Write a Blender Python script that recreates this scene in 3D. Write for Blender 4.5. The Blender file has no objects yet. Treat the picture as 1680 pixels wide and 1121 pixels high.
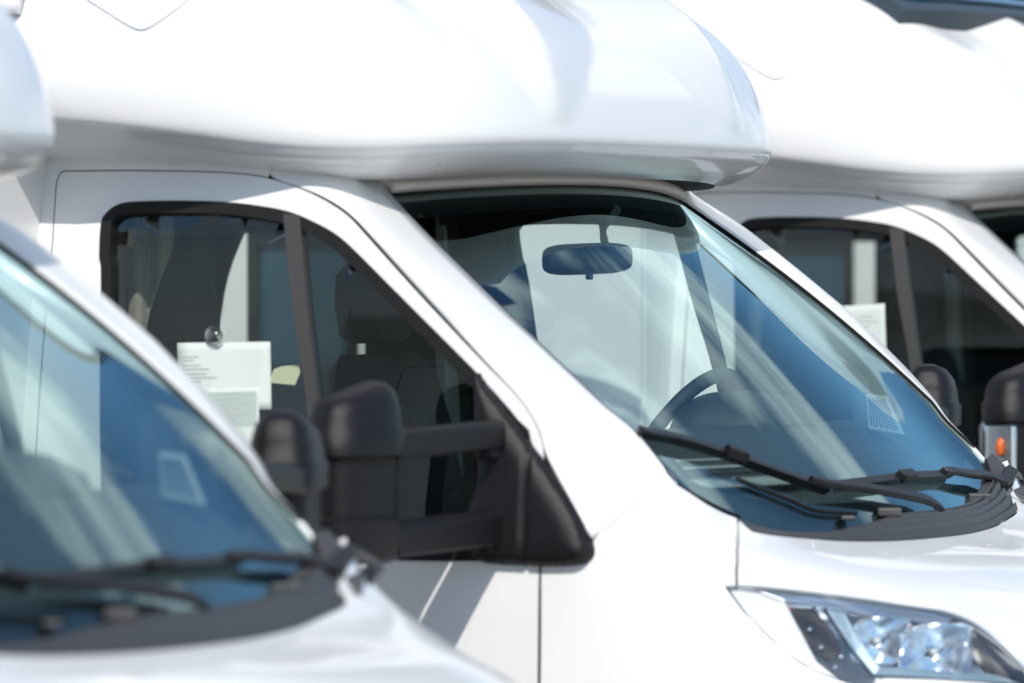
import bpy, math, random
import numpy as np
from mathutils import Vector
from mathutils.geometry import delaunay_2d_cdt

random.seed(4)
S = bpy.context.scene
COL = S.collection
R = math.radians

# ------------------------------------------------------------------ camera
# Vehicle frame of the middle motorhome = world: X forward, Y to its far side, Z up.
TH, PITCH, FPX, DIST, CAMZ = R(27.5), 0.00976, 9270.0, 11.2, 1.875
CAM = np.array([DIST*math.sin(TH), -0.95 - DIST*math.cos(TH), CAMZ])
cd = bpy.data.cameras.new('camera')
cam = bpy.data.objects.new('camera', cd)
COL.objects.link(cam)
cam.location = CAM
cam.rotation_euler = (math.pi/2 - PITCH, 0, TH)
cd.sensor_width = 36.0
cd.lens = FPX/1680*36.0
cd.clip_start, cd.clip_end = 0.5, 600
cd.dof.use_dof = True
cd.dof.focus_distance = 12.5
cd.dof.aperture_fstop = 2.6
S.camera = cam

# ------------------------------------------------------------------ sky, sun, exposure
SUN_EL, SUN_AZ = R(43), R(23)          # AZ: turned from straight abeam (-Y) towards the front
sdir = Vector((math.sin(SUN_AZ)*math.cos(SUN_EL), -math.cos(SUN_AZ)*math.cos(SUN_EL), math.sin(SUN_EL)))
wd = bpy.data.worlds.new('World'); S.world = wd; wd.use_nodes = True
nt = wd.node_tree; nt.nodes.clear()
def N(tree, typ, **kw):
    n = tree.nodes.new(typ)
    for k, v in kw.items(): setattr(n, k, v)
    return n
out = N(nt, 'ShaderNodeOutputWorld'); bg = N(nt, 'ShaderNodeBackground')
sky = N(nt, 'ShaderNodeTexSky', sky_type='NISHITA', sun_disc=False)
sky.sun_elevation = SUN_EL; sky.sun_rotation = math.atan2(sdir.x, sdir.y)
sky.air_density = 1.0; sky.dust_density = 0.6; sky.ozone_density = 2.5
tc = N(nt, 'ShaderNodeTexCoord'); mp = N(nt, 'ShaderNodeMapping')
mp.inputs['Scale'].default_value = (1.2, 3.6, 1.6); mp.inputs['Rotation'].default_value = (0, 0, R(35))
nz = N(nt, 'ShaderNodeTexNoise'); nz.inputs['Scale'].default_value = 1.7; nz.inputs['Detail'].default_value = 7
nz.inputs['Roughness'].default_value = 0.55; nz.inputs['Distortion'].default_value = 0.5
rp = N(nt, 'ShaderNodeValToRGB')
rp.color_ramp.elements[0].position = 0.535; rp.color_ramp.elements[0].color = (0, 0, 0, 1)
rp.color_ramp.elements[1].position = 0.64; rp.color_ramp.elements[1].color = (0.85, 0.85, 0.85, 1)
mx = N(nt, 'ShaderNodeMix', data_type='RGBA')
mx.inputs['B'].default_value = (11.5, 11.2, 10.9, 1)
L = nt.links.new
L(tc.outputs['Generated'], mp.inputs[0]); L(mp.outputs[0], nz.inputs['Vector']); L(nz.outputs[0], rp.inputs[0])
L(rp.outputs[0], mx.inputs['Factor']); tn_ = N(nt, 'ShaderNodeMix', data_type='RGBA', blend_type='MULTIPLY'); tn_.inputs['Factor'].default_value = 1.0
tn_.inputs['B'].default_value = (0.84, 0.99, 1.03, 1)
L(sky.outputs[0], tn_.inputs['A']); L(tn_.outputs['Result'], mx.inputs['A']); L(mx.outputs['Result'], bg.inputs[0])
bg.inputs[1].default_value = 0.115
L(bg.outputs[0], out.inputs[0])
sl = bpy.data.lights.new('sun', 'SUN'); so = bpy.data.objects.new('sun', sl); COL.objects.link(so)
sl.energy = 3.1; sl.angle = R(0.53); sl.color = (1.0, 0.94, 0.86)
so.rotation_euler = sdir.to_track_quat('Z', 'Y').to_euler()
so.location = (4, -8, 9)
S.view_settings.view_transform = 'Standard'; S.view_settings.look = 'None'
S.view_settings.exposure = 0.34; S.view_settings.gamma = 1.0
S.view_settings.use_curve_mapping = False
S.render.engine = 'CYCLES'
S.cycles.max_bounces = 14; S.cycles.transparent_max_bounces = 32; S.cycles.glossy_bounces = 6
S.cycles.transmission_bounces = 8; S.cycles.use_denoising = True
S.cycles.caustics_reflective = False; S.cycles.caustics_refractive = False

# ------------------------------------------------------------------ projection helpers (photo pixel <-> place)
fw = np.array([-math.sin(TH)*math.cos(PITCH), math.cos(TH)*math.cos(PITCH), -math.sin(PITCH)])
rt = np.array([math.cos(TH), math.sin(TH), 0.0])
up = np.cross(rt, fw)
def proj(P):
    d = np.asarray(P) - CAM
    w = d @ fw
    return np.array([840 + FPX*(d @ rt)/w, 560.5 - FPX*(d @ up)/w])
def at(px, py, Y):
    d = fw*FPX + rt*(px-840) - up*(py-560.5)
    t = (Y - CAM[1])/d[1]
    return CAM + d*t

# ------------------------------------------------------------------ materials
MATS = {}
def principled(name, col, rough=0.5, metal=0.0, coat=0.0, spec=0.5, noise=None, bump=None, sheen=0.0, emis=None):
    m = bpy.data.materials.new(name); m.use_nodes = True
    t = m.node_tree; b = t.nodes['Principled BSDF']
    b.inputs['Base Color'].default_value = (*col, 1); b.inputs['Roughness'].default_value = rough
    b.inputs['Metallic'].default_value = metal; b.inputs['Coat Weight'].default_value = coat
    b.inputs['Coat Roughness'].default_value = 0.04; b.inputs['Specular IOR Level'].default_value = spec
    b.inputs['Sheen Weight'].default_value = sheen
    if noise or bump:
        c = N(t, 'ShaderNodeTexCoord')
    if noise:
        sc, amt = noise
        n = N(t, 'ShaderNodeTexNoise'); n.inputs['Scale'].default_value = sc; n.inputs['Detail'].default_value = 5
        r = N(t, 'ShaderNodeMapRange'); r.inputs['To Min'].default_value = 1-amt; r.inputs['To Max'].default_value = 1+amt*0.4
        mm = N(t, 'ShaderNodeVectorMath', operation='SCALE'); mm.inputs[0].default_value = col
        t.links.new(c.outputs['Object'], n.inputs['Vector']); t.links.new(n.outputs[0], r.inputs[0])
        t.links.new(r.outputs[0], mm.inputs['Scale']); t.links.new(mm.outputs[0], b.inputs['Base Color'])
        r2 = N(t, 'ShaderNodeMapRange'); r2.inputs['To Min'].default_value = rough*0.85; r2.inputs['To Max'].default_value = min(1, rough*1.2)
        t.links.new(n.outputs[0], r2.inputs[0]); t.links.new(r2.outputs[0], b.inputs['Roughness'])
    if bump:
        sc, st = bump
        n = N(t, 'ShaderNodeTexNoise'); n.inputs['Scale'].default_value = sc; n.inputs['Detail'].default_value = 3
        bp = N(t, 'ShaderNodeBump'); bp.inputs['Strength'].default_value = st; bp.inputs['Distance'].default_value = 0.002
        t.links.new(c.outputs['Object'], n.inputs['Vector']); t.links.new(n.outputs[0], bp.inputs['Height'])
        t.links.new(bp.outputs[0], b.inputs['Normal'])
    MATS[name] = m
    return m
def glass(name, tint, gloss_rough=0.0, ior=1.5, refl=(1, 1, 1)):
    m = bpy.data.materials.new(name); m.use_nodes = True
    t = m.node_tree; t.nodes.clear()
    o = N(t, 'ShaderNodeOutputMaterial'); mi = N(t, 'ShaderNodeMixShader')
    tr = N(t, 'ShaderNodeBsdfTransparent'); tr.inputs[0].default_value = (*tint, 1)
    gl = N(t, 'ShaderNodeBsdfGlossy'); gl.inputs['Roughness'].default_value = gloss_rough; gl.inputs[0].default_value = (*refl, 1)
    fr = N(t, 'ShaderNodeFresnel')
    ge = N(t, 'ShaderNodeNewGeometry'); im = N(t, 'ShaderNodeMapRange')      # a thin pane: the same from both sides
    im.inputs['To Min'].default_value = ior; im.inputs['To Max'].default_value = 1/ior
    t.links.new(ge.outputs['Backfacing'], im.inputs[0]); t.links.new(im.outputs[0], fr.inputs[0])
    # two faces of a pane: reflectance about 2r/(1+r)
    a = N(t, 'ShaderNodeMath', operation='MULTIPLY'); a.inputs[1].default_value = 2.0
    c = N(t, 'ShaderNodeMath', operation='ADD'); c.inputs[1].default_value = 1.0
    d = N(t, 'ShaderNodeMath', operation='DIVIDE')
    t.links.new(fr.outputs[0], a.inputs[0]); t.links.new(fr.outputs[0], c.inputs[0])
    t.links.new(a.outputs[0], d.inputs[0]); t.links.new(c.outputs[0], d.inputs[1])
    t.links.new(d.outputs[0], mi.inputs[0]); t.links.new(tr.outputs[0], mi.inputs[1]); t.links.new(gl.outputs[0], mi.inputs[2])
    t.links.new(mi.outputs[0], o.inputs[0])
    MATS[name] = m
    return m
principled('white_paint', (0.80, 0.80, 0.795), 0.32, coat=0.6, noise=(3.0, 0.012))
principled('white_gelcoat', (0.80, 0.80, 0.80), 0.28, coat=0.5, noise=(2.2, 0.015))
principled('seal_white', (0.74, 0.70, 0.66), 0.5, noise=(9, 0.08))
principled('black_rubber', (0.010, 0.010, 0.010), 0.6, spec=0.25, noise=(30, 0.2))
principled('black_plastic', (0.008, 0.008, 0.009), 0.36, spec=0.32, noise=(40, 0.2), bump=(900, 0.35))
principled('grey_plastic', (0.055, 0.055, 0.058), 0.5, noise=(20, 0.25), bump=(700, 0.3))
principled('bar_grey', (0.05, 0.047, 0.047), 0.45)
principled('wiper_black', (0.007, 0.007, 0.008), 0.42, spec=0.3)
principled('frit', (0.01, 0.01, 0.011), 0.35)
principled('trim_dark', (0.018, 0.019, 0.021), 0.65, noise=(60, 0.2), bump=(600, 0.4))
principled('trim_grey', (0.30, 0.31, 0.31), 0.6, noise=(50, 0.1), bump=(600, 0.3))
principled('dash_plastic', (0.035, 0.038, 0.042), 0.55, noise=(50, 0.15), bump=(800, 0.4))
principled('seat_fabric', (0.022, 0.022, 0.024), 0.9, noise=(120, 0.3), bump=(300, 0.6))
principled('curtain_cloth', (0.24, 0.235, 0.19), 0.9, noise=(40, 0.15), sheen=0.2)
principled('lining', (0.10, 0.095, 0.08), 0.8, noise=(14, 0.2))
principled('paper', (0.88, 0.89, 0.89), 0.7)
principled('pale_yellow', (0.72, 0.74, 0.52), 0.7)
principled('ink', (0.56, 0.57, 0.58), 0.7)
principled('print_tint', (0.60, 0.66, 0.64), 0.7)
principled('chrome', (0.78, 0.84, 0.90), 0.16, metal=1.0)
principled('satin_chrome', (0.80, 0.85, 0.90), 0.30, metal=1.0)
principled('lamp_strip', (0.36, 0.48, 0.56), 0.5, metal=0.5)
principled('lamp_black', (0.02, 0.021, 0.024), 0.3)
principled('lamp_white', (0.75, 0.77, 0.79), 0.35)
principled('amber', (0.85, 0.16, 0.02), 0.25)
principled('red_glass', (0.35, 0.03, 0.03), 0.2)
principled('tyre', (0.02, 0.02, 0.02), 0.85, noise=(40, 0.3))
principled('rim_steel', (0.35, 0.35, 0.36), 0.4, metal=0.8)
principled('mirror_back', (0.02, 0.02, 0.022), 0.3)
principled('concrete', (0.45, 0.41, 0.365), 0.9, noise=(6, 0.25), bump=(60, 0.6))  # unseen ground, colour lightened to bounce warm light onto the undersides
principled('skylight_dark', (0.015, 0.06, 0.095), 0.12, coat=0.3)
principled('skylight_frame', (0.03, 0.05, 0.07), 0.5)
glass('windscreen_glass', (0.80, 0.94, 0.92), refl=(0.68, 0.96, 1.0))
glass('side_glass', (0.88, 0.92, 0.90), refl=(0.9, 1, 0.97))
glass('quarter_glass', (0.50, 0.55, 0.52), refl=(0.9, 1, 0.97))  # same glass as the sliding pane, tint darkened to imitate the dark cab behind
glass('lens_clear', (0.95, 0.96, 0.97), 0.0, 1.45)
glass('cup_clear', (0.86, 0.88, 0.88), 0.25, 1.5)

# ------------------------------------------------------------------ mesh helpers
def newobj(name, mesh, parent=None):
    o = bpy.data.objects.new(name, mesh); COL.objects.link(o)
    if parent is not None: o.parent = parent
    return o
def empty(name, loc=(0, 0, 0), parent=None):
    o = bpy.data.objects.new(name, None); COL.objects.link(o); o.location = loc
    o.empty_display_size = 0.2
    if parent is not None: o.parent = parent
    return o
def mesh_obj(name, V, F, mats, parent, smooth=True, solid=None, inner=False, rim=1, bevel=None, flip=False, label=None, smooth_angle=None, mi=None):
    V = [tuple(map(float, v)) for v in V]
    if flip: F = [tuple(reversed(f)) for f in F]
    me = bpy.data.meshes.new(name); me.from_pydata(V, [], F); me.update()
    if isinstance(mats, str): mats = [mats]
    for m in mats: me.materials.append(MATS[m])
    if mi: me.polygons.foreach_set('material_index', mi)
    if smooth:
        for p in me.polygons: p.use_smooth = True
        if smooth_angle: me.set_sharp_from_angle(angle=R(smooth_angle))
    o = newobj(name, me, parent)
    if solid:
        md = o.modifiers.new('thickness', 'SOLIDIFY'); md.thickness = solid; md.offset = -1; md.use_even_offset = False
        if inner: md.material_offset = 1; md.material_offset_rim = rim
    if bevel:
        md = o.modifiers.new('edges', 'BEVEL'); md.width = bevel; md.segments = 2; md.limit_method = 'ANGLE'; md.angle_limit = R(35)
        md.harden_normals = False
    if label: o['label'] = label
    return o
def mir(V): return [(v[0], -v[1], v[2]) for v in V]
def both(name, V, F, mats, parents, **kw):
    """the near-side mesh and its mirrored far-side twin"""
    a = mesh_obj(name, V, F, mats, parents[0], **kw)
    kw.pop('label', None); fl = kw.pop('flip', False)
    b = mesh_obj(name, mir(V), F, mats, parents[1], flip=not fl, **kw)
    return a, b
def cr(pts, closed=False, k=6):
    """Catmull-Rom through points"""
    P = [np.array(p, float) for p in pts]; n = len(P); out = []
    rng = range(n if closed else n-1)
    for i in rng:
        if closed: a, b, c, d = P[i-1], P[i], P[(i+1) % n], P[(i+2) % n]
        else:
            b, c = P[i], P[i+1]
            a = P[i-1] if i > 0 else 2*b-c
            d = P[i+2] if i+2 < n else 2*c-b
        for j in range(k):
            t = j/k
            out.append(0.5*(2*b+(c-a)*t+(2*a-5*b+4*c-d)*t*t+(3*b-a-3*c+d)*t**3))
    if not closed: out.append(P[-1])
    return out
def resample(pts, n):
    P = np.array(pts, float); d = np.r_[0, np.cumsum(np.linalg.norm(np.diff(P, axis=0), axis=1))]
    t = np.linspace(0, d[-1], n)
    return np.stack([np.interp(t, d, P[:, i]) for i in range(P.shape[1])], 1)
def densify(poly, step):
    out = []
    n = len(poly)
    for i in range(n):
        a = np.array(poly[i], float); b = np.array(poly[(i+1) % n], float)
        k = max(1, int(math.ceil(np.linalg.norm(b-a)/step)))
        for j in range(k): out.append(a+(b-a)*j/k)
    q = [out[0]]
    for p in out[1:]:
        if np.linalg.norm(p-q[-1]) > 1e-5: q.append(p)
    if np.linalg.norm(q[0]-q[-1]) < 1e-5: q.pop()
    return q
def offset_poly(poly, d):
    """grow (d>0) or shrink a closed 2-D polygon"""
    P = np.array(poly, float); n = len(P)
    A = 0.5*sum(P[i][0]*P[(i+1) % n][1]-P[(i+1) % n][0]*P[i][1] for i in range(n))
    sg = 1 if A > 0 else -1
    out = []
    for i in range(n):
        a, b, c = P[i-1], P[i], P[(i+1) % n]
        e1 = (b-a)/(np.linalg.norm(b-a)+1e-12); e2 = (c-b)/(np.linalg.norm(c-b)+1e-12)
        n1 = np.array([e1[1], -e1[0]])*sg; n2 = np.array([e2[1], -e2[0]])*sg
        m = n1+n2; l = np.linalg.norm(m)
        m = n1 if l < 1e-6 else m/l
        out.append(b+m*d/max(0.5, float(m @ n1)))
    return out
def inside(p, poly):
    x, y = p; P = np.asarray(poly); a = P; b = np.roll(P, -1, 0)
    c = (a[:, 1] > y) != (b[:, 1] > y)
    with np.errstate(divide='ignore', invalid='ignore'):
        xi = (b[:, 0]-a[:, 0])*(y-a[:, 1])/(b[:, 1]-a[:, 1]+1e-300)+a[:, 0]
    return bool(np.count_nonzero(c & (x < xi)) % 2)
def tri_region(outer, holes=(), step=0.03, asp=(1, 1)):
    asp = np.array(asp, float)
    polys = [densify(np.array(outer)*asp, step)]+[densify(np.array(h)*asp, step) for h in holes]
    pts, edges = [], []
    for q in polys:
        k = len(pts); pts += [Vector(p) for p in q]
        edges += [(k+i, k+(i+1) % len(q)) for i in range(len(q))]
    P0 = np.array(polys[0]); lo, hi = P0.min(0), P0.max(0)
    bd = np.array([p for q in polys for p in q])
    for i, x in enumerate(np.arange(lo[0]+step/2, hi[0], step)):
        for y in np.arange(lo[1]+step/2+(i % 2)*step/2, hi[1], step):
            p = np.array([x, y])
            if np.min(np.abs(bd-p).sum(1)) > step*0.6 and inside(p, polys[0]) and not any(inside(p, h) for h in polys[1:]):
                pts.append(Vector(p))
    vo, eo, fo, *_ = delaunay_2d_cdt(pts, edges, [], 0, 1e-6)
    F = []
    for f in fo:
        c = sum((np.array(vo[i]) for i in f), np.zeros(2))/len(f)
        if inside(c, polys[0]) and not any(inside(c, h) for h in polys[1:]): F.append(tuple(f))
    used = sorted({i for f in F for i in f}); mp_ = {u: i for i, u in enumerate(used)}
    return [np.array(vo[u])/asp for u in used], [tuple(mp_[i] for i in f) for f in F]
class Surf:
    def __init__(s, f, ur, vr, outward, n=40):
        s.f, s.outward = f, outward
        U, Vv = np.linspace(*ur, n), np.linspace(*vr, n)
        s.g = [(u, v) for u in U for v in Vv]; s.gp = np.array([proj(f(u, v)) for u, v in s.g])
        s.ur, s.vr = ur, vr
    def nrm(s, u, v):
        e = 1e-3
        n = np.cross(s.f(u+e, v)-s.f(u-e, v), s.f(u, v+e)-s.f(u, v-e)); n = n/(np.linalg.norm(n)+1e-12)
        return n if n @ s.outward(u, v) > 0 else -n
    def inv(s, px, py, facing=True):
        d = ((s.gp-np.array([px, py]))**2).sum(1)
        u, v = s.g[int(np.argmin(d))]
        for _ in range(25):
            p = proj(s.f(u, v)); e = 1e-4
            J = np.stack([(proj(s.f(u+e, v))-p)/e, (proj(s.f(u, v+e))-p)/e], 1)
            r = np.array([px, py])-p
            try: dl = np.linalg.solve(J, r)
            except np.linalg.LinAlgError: break
            m = np.abs(dl).max()
            if m > 0.3: dl *= 0.3/m
            u += dl[0]; v += dl[1]
            if np.abs(r).max() < 0.02: break
        return np.array([u, v])
    def invs(s, pts): return [s.inv(*p) for p in pts]
    def lift(s, uv, off=0.0):
        return [s.f(u, v)+(s.nrm(u, v)*off if off else 0) for u, v in uv]
def panel(name, surf, outer, holes, mats, parents, step=0.03, off=0.0, asp=(1, 1), **kw):
    uv, F = tri_region(outer, holes, step, asp)
    V = surf.lift(uv, off)
    good = sum(np.sign(np.cross(V[f[1]]-V[f[0]], V[f[2]]-V[f[0]]) @ surf.nrm(*uv[f[0]])) for f in F[::max(1, len(F)//25)])
    if good < 0: F = [tuple(reversed(f)) for f in F]
    th = kw.pop('solid', None); inner = kw.pop('inner', False); rim = kw.pop('rim', 1)
    if th:                                  # real thickness: inner skin along the surface normal plus a rim
        n0, nf = len(V), len(F)
        V = list(V)+[p-surf.nrm(*q)*th for p, q in zip(V, uv)]
        cnt = {}
        for f in F:
            for a, b in zip(f, f[1:]+f[:1]): cnt[(a, b)] = 1
        edge = [(a, b) for (a, b) in cnt if (b, a) not in cnt]
        F = list(F)+[tuple(i+n0 for i in reversed(f)) for f in F]+[(b, a, a+n0, b+n0) for a, b in edge]
        kw['mi'] = [0]*nf+[1 if inner else 0]*nf+[rim if inner else 0]*len(edge)
        kw.setdefault('smooth_angle', 45)
    if isinstance(parents, tuple): return both(name, V, F, mats, parents, **kw)
    return mesh_obj(name, V, F, mats, parents, **kw)
def grid(rows, closed=False):
    """quads between rows of equal length"""
    V = [p for r in rows for p in r]; n = len(rows[0]); F = []
    for i in range(len(rows)-1):
        for j in range(n if closed else n-1):
            a, b = i*n+j, i*n+(j+1) % n
            F.append((a, b, b+n, a+n))
    return V, F
def tube(path, rad, seg=10, cap=True, closed=False):
    P = [np.array(p, float) for p in path]; rows = []
    n = len(P); ref = np.array([0.0, 0, 1])
    for i, p in enumerate(P):
        t = (P[(i+1) % n]-P[i-1]) if closed else P[min(i+1, n-1)]-P[max(i-1, 0)]
        t = t/np.linalg.norm(t); r0 = ref if abs(t @ ref) < 0.95 else np.array([1.0, 0, 0])
        a = np.cross(t, r0); a /= np.linalg.norm(a); b = np.cross(a, t)
        r = rad[i] if hasattr(rad, '__len__') else rad
        rows.append([p+(a*math.cos(2*math.pi*k/seg)+b*math.sin(2*math.pi*k/seg))*r for k in range(seg)])
    if closed: rows.append(rows[0])
    V, F = grid(rows, True)
    if cap and not closed:
        F.append(tuple(range(seg-1, -1, -1))); m = len(V)-seg; F.append(tuple(range(m, m+seg)))
    return V, F
def sweep(path, prof, side_hint):
    """sweep a rectangular-ish profile [(a,b)..] along path; a along side_hint-ish, b perpendicular"""
    P = [np.array(p, float) for p in path]; rows = []
    n = len(P)
    for i, p in enumerate(P):
        t = P[min(i+1, n-1)]-P[max(i-1, 0)]; t /= np.linalg.norm(t)
        h = np.array(side_hint[i] if isinstance(side_hint, list) else side_hint, float)
        b = h-t*(h @ t); b /= np.linalg.norm(b); a = np.cross(t, b)
        pr = prof[i] if isinstance(prof[0][0], (list, tuple)) else prof
        rows.append([p+a*x+b*y for x, y in pr])
    V, F = grid(rows, True); m = len(rows[0])
    F.append(tuple(range(m-1, -1, -1))); k = len(V)-m; F.append(tuple(range(k, k+m)))
    return V, F
def box(c, s, rot=None):
    c = np.array(c); hx, hy, hz = np.array(s)/2
    V = [np.array([x*hx, y*hy, z*hz]) for x in (-1, 1) for y in (-1, 1) for z in (-1, 1)]
    if rot is not None: V = [rot @ v for v in V]
    return [c+v for v in V], [(0, 1, 3, 2), (4, 6, 7, 5), (0, 4, 5, 1), (2, 3, 7, 6), (0, 2, 6, 4), (1, 5, 7, 3)]
def join(*vf):
    V, F = [], []
    for v, f in vf:
        k = len(V); V += list(v); F += [tuple(i+k for i in q) for q in f]
    return V, F
def rotz(a): c, s = math.cos(a), math.sin(a); return np.array([[c, -s, 0], [s, c, 0], [0, 0, 1]])
def rings(rs, seg=40, n=3.0, frame=None):
    """stack of superellipse rings (centre, half a, half b, [tilt along a]) closed at both ends"""
    ea, eb = frame if frame else (np.array([1.0, 0, 0]), np.array([0, 1.0, 0]))
    rows = []
    for (c, a, b, *tl) in rs:
        c = np.array(c, float); row = []
        for k in range(seg):
            th = 2*math.pi*k/seg; cx, sy = math.cos(th), math.sin(th)
            qx = math.copysign(abs(cx)**(2/n), cx); qy = math.copysign(abs(sy)**(2/n), sy)
            p = c+ea*a*qx+eb*b*qy
            if tl: p = p+np.array([0, 0, tl[0]*qx])
            row.append(p)
        rows.append(row)
    V, F = grid(rows, True)
    F.append(tuple(range(seg-1, -1, -1))); m = len(V)-seg; F.append(tuple(range(m, m+seg)))
    return V, F

# ------------------------------------------------------------------ ground
gv = [(-60, -60, 0), (60, -60, 0), (60, 60, 0), (-60, 60, 0)]
g = mesh_obj('ground', gv, [(0, 1, 2, 3)], 'concrete', None, smooth=False)
g['kind'] = 'structure'; g['label'] = 'pale warm concrete of the parking lot under the motorhomes'

# ------------------------------------------------------------------ the surfaces of the motorhome
def side_y(x, z):
    t = max(0.0, (z-1.25)/0.9)
    return -(1.0-0.03*t-0.09*t*t)
SIDE = Surf(lambda x, z: np.array([x, side_y(x, z), z]), (-1.2, 0.3), (0.9, 2.3), lambda u, v: np.array([0, -1.0, 0.2]))
def ws(s, t):
    q2 = min(s*s, 1.1)
    T = np.array([-0.295-0.12*s*s, 0.69*s, 2.088-0.026*s*s])
    B = np.array([0.49-0.16*s*s, 0.775*s, 1.335+0.098*q2*q2])
    b = 4*t*(1-t)*0.03
    return T*(1-t)+B*t+np.array([0.6, 0, 0.8])*b
WS = Surf(ws, (-1.15, 1.15), (-0.05, 1.1), lambda u, v: np.array([0.6, 0, 0.8]))
NET = [
 [(0,-.978,1.56),(.15,-.958,1.54),(.29,-.885,1.49),(.393,-.74,1.398),(.455,-.48,1.364),(.492,-.24,1.352),(.505,0,1.350)],
 [(0,-.994,1.36),(.16,-.99,1.36),(.31,-.955,1.35),(.47,-.885,1.318),(.66,-.66,1.288),(.73,-.34,1.288),(.75,0,1.29)],
 [(0,-1.0,1.2),(.17,-1.0,1.2),(.34,-.985,1.19),(.54,-.945,1.17),(.80,-.76,1.17),(.90,-.42,1.19),(.93,0,1.20)],
 [(0,-1.01,1.02),(.18,-1.01,1.02),(.37,-1.0,1.01),(.59,-.965,1.0),(.89,-.81,1.0),(1.03,-.48,1.02),(1.07,0,1.03)],
 [(0,-1.01,.8),(.19,-1.01,.8),(.39,-1.0,.8),(.62,-.97,.8),(.95,-.83,.8),(1.10,-.5,.8),(1.15,0,.8)],
 [(0,-1.0,.4),(.19,-1.0,.4),(.39,-.99,.4),(.62,-.95,.4),(.92,-.81,.4),(1.06,-.48,.4),(1.10,0,.4)]]
NET = np.array([r+[(x, -y, z) for x, y, z in r[-2::-1]] for r in NET], float)   # 6 x 13
def crv(P, t):
    n = len(P); i = int(min(max(math.floor(t), 0), n-2)); f = t-i
    b, c = P[i], P[i+1]; a = P[i-1] if i > 0 else 2*b-c; d = P[i+2] if i+2 < n else 2*c-b
    return 0.5*(2*b+(c-a)*f+(2*a-5*b+4*c-d)*f*f+(3*b-a-3*c+d)*f**3)
def nose(u, v):
    iv = int(min(max(math.floor(v), 0), 4)); lo = max(0, iv-1); hi = min(6, iv+3)
    col = np.array([crv(NET[r], u) for r in range(lo, hi)])
    return crv(col, v-lo) if lo == iv-1 or iv == 0 else crv(col, v-lo)
NOSE = Surf(nose, (0.0, 7.0), (0.0, 3.5), lambda u, v: nose(u, v)-np.array([0.1, 0, 0.9]))

# overhang shell
NE = 3.5
_th = np.linspace(0, math.pi/2, 400)
_c, _s = np.cos(_th)**(2/NE), np.sin(_th)**(2/NE)
_d = np.r_[0, np.cumsum(np.hypot(np.diff(_c), np.diff(_s)))]; _d /= _d[-1]
#        z     hw    xn    flare lift
OV = [(2.108, .800, -.232, .06, .025), (2.120, .865, -.205, .08, .040), (2.140, .925, -.178, .11, .055), (2.163, .945, -.157, .14, .050),
      (2.200, .960, -.150, .165, .025), (2.30, .960, -.185, .18, .0), (2.40, .945, -.255, .17, 0), (2.50, .91, -.39, .15, 0),
      (2.60, .86, -.60, .12, 0), (2.69, .73, -.95, .08, 0), (2.74, .55, -1.4, .05, 0)]
OV = np.array(OV)
RIDGES = True
def ridge(y, v):
    if not RIDGES: return 0.0
    w = min(1.0, max(0.0, (v-4.15)/2.2))
    if w <= 0: return 0.0
    ay = abs(y); cr_, wi, wo = 0.43, 0.05+0.33*w, 0.05+0.11*w
    q = 1-(ay-cr_)/wo if ay > cr_ else 1-(cr_-ay)/wi
    b = max(0.0, 1-abs(ay-0.80)/0.14)
    return max(0.0, q)*0.050*w**0.7+b*b*(3-2*b)*0.016*w
def ovh(u, v):
    z, hw, xn, fl, lf = crv(OV, v)
    a = 0.5; xc = xn-a; au = min(abs(u), 1.0)
    c, s = np.interp(au, _d, _c), np.interp(au, _d, _s)
    x = xc+a*c; y = hw*s
    if abs(u) > 1: x = xc-(abs(u)-1)*(xc+1.75)
    k = min(1.0, max(0.0, (-0.28-x)/0.70)); k = k*k*(3-2*k)
    y = y+fl*k*s
    l = min(1.0, max(0.0, (-0.30-x)/0.85)); l = l*l*(3-2*l)
    z = z+lf*l-0.022*(s**4)*(1-l)*min(1, max(0, (4.6-v)/1.2))
    d = ridge(y, v)
    sg = 1 if u >= 0 else -1
    return np.array([x+d*0.7, sg*y, z+d*0.7])
OVH = Surf(ovh, (-1.9, 1.9), (0.0, 9.5), lambda u, v: ovh(u, v)-np.array([-1.2, 0, 2.3]), n=60)

# ------------------------------------------------------------------ outlines (read off the photograph on the near side)
SEAM = [(105,281),(200,280),(300,281),(380,284),(440,292),(500,312),(545,335),(575,357),(600,384),(650,440),(700,495),(750,548),
        (800,600),(840,640),(868,675),(886,710),(893,745),(889,800),(886,900),(884,1000),(883,1121)]
DOOR_REAR = [(99,284),(93,300),(90,338),(86,402)]
WIN = [(167,473),(164,424),(167,367),(176,350),(191,338),(215,332),(285,330),(367,332),(429,339),(474,348),(511,363),(548,383),
       (580,410),(640,470),(700,530),(760,590),(800,632),(850,690),(872,730),(872,912),(860,919),(660,919),(560,905),(450,888),(300,872),(200,868),(176,855),(168,820)]
EDGE = [(634,315),(652,337),(700,388),(760,447),(820,506),(880,563),(940,620),(1000,677),(1045,716),(1080,760),(1110,795),(1160,826),(1212,850)]

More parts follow.
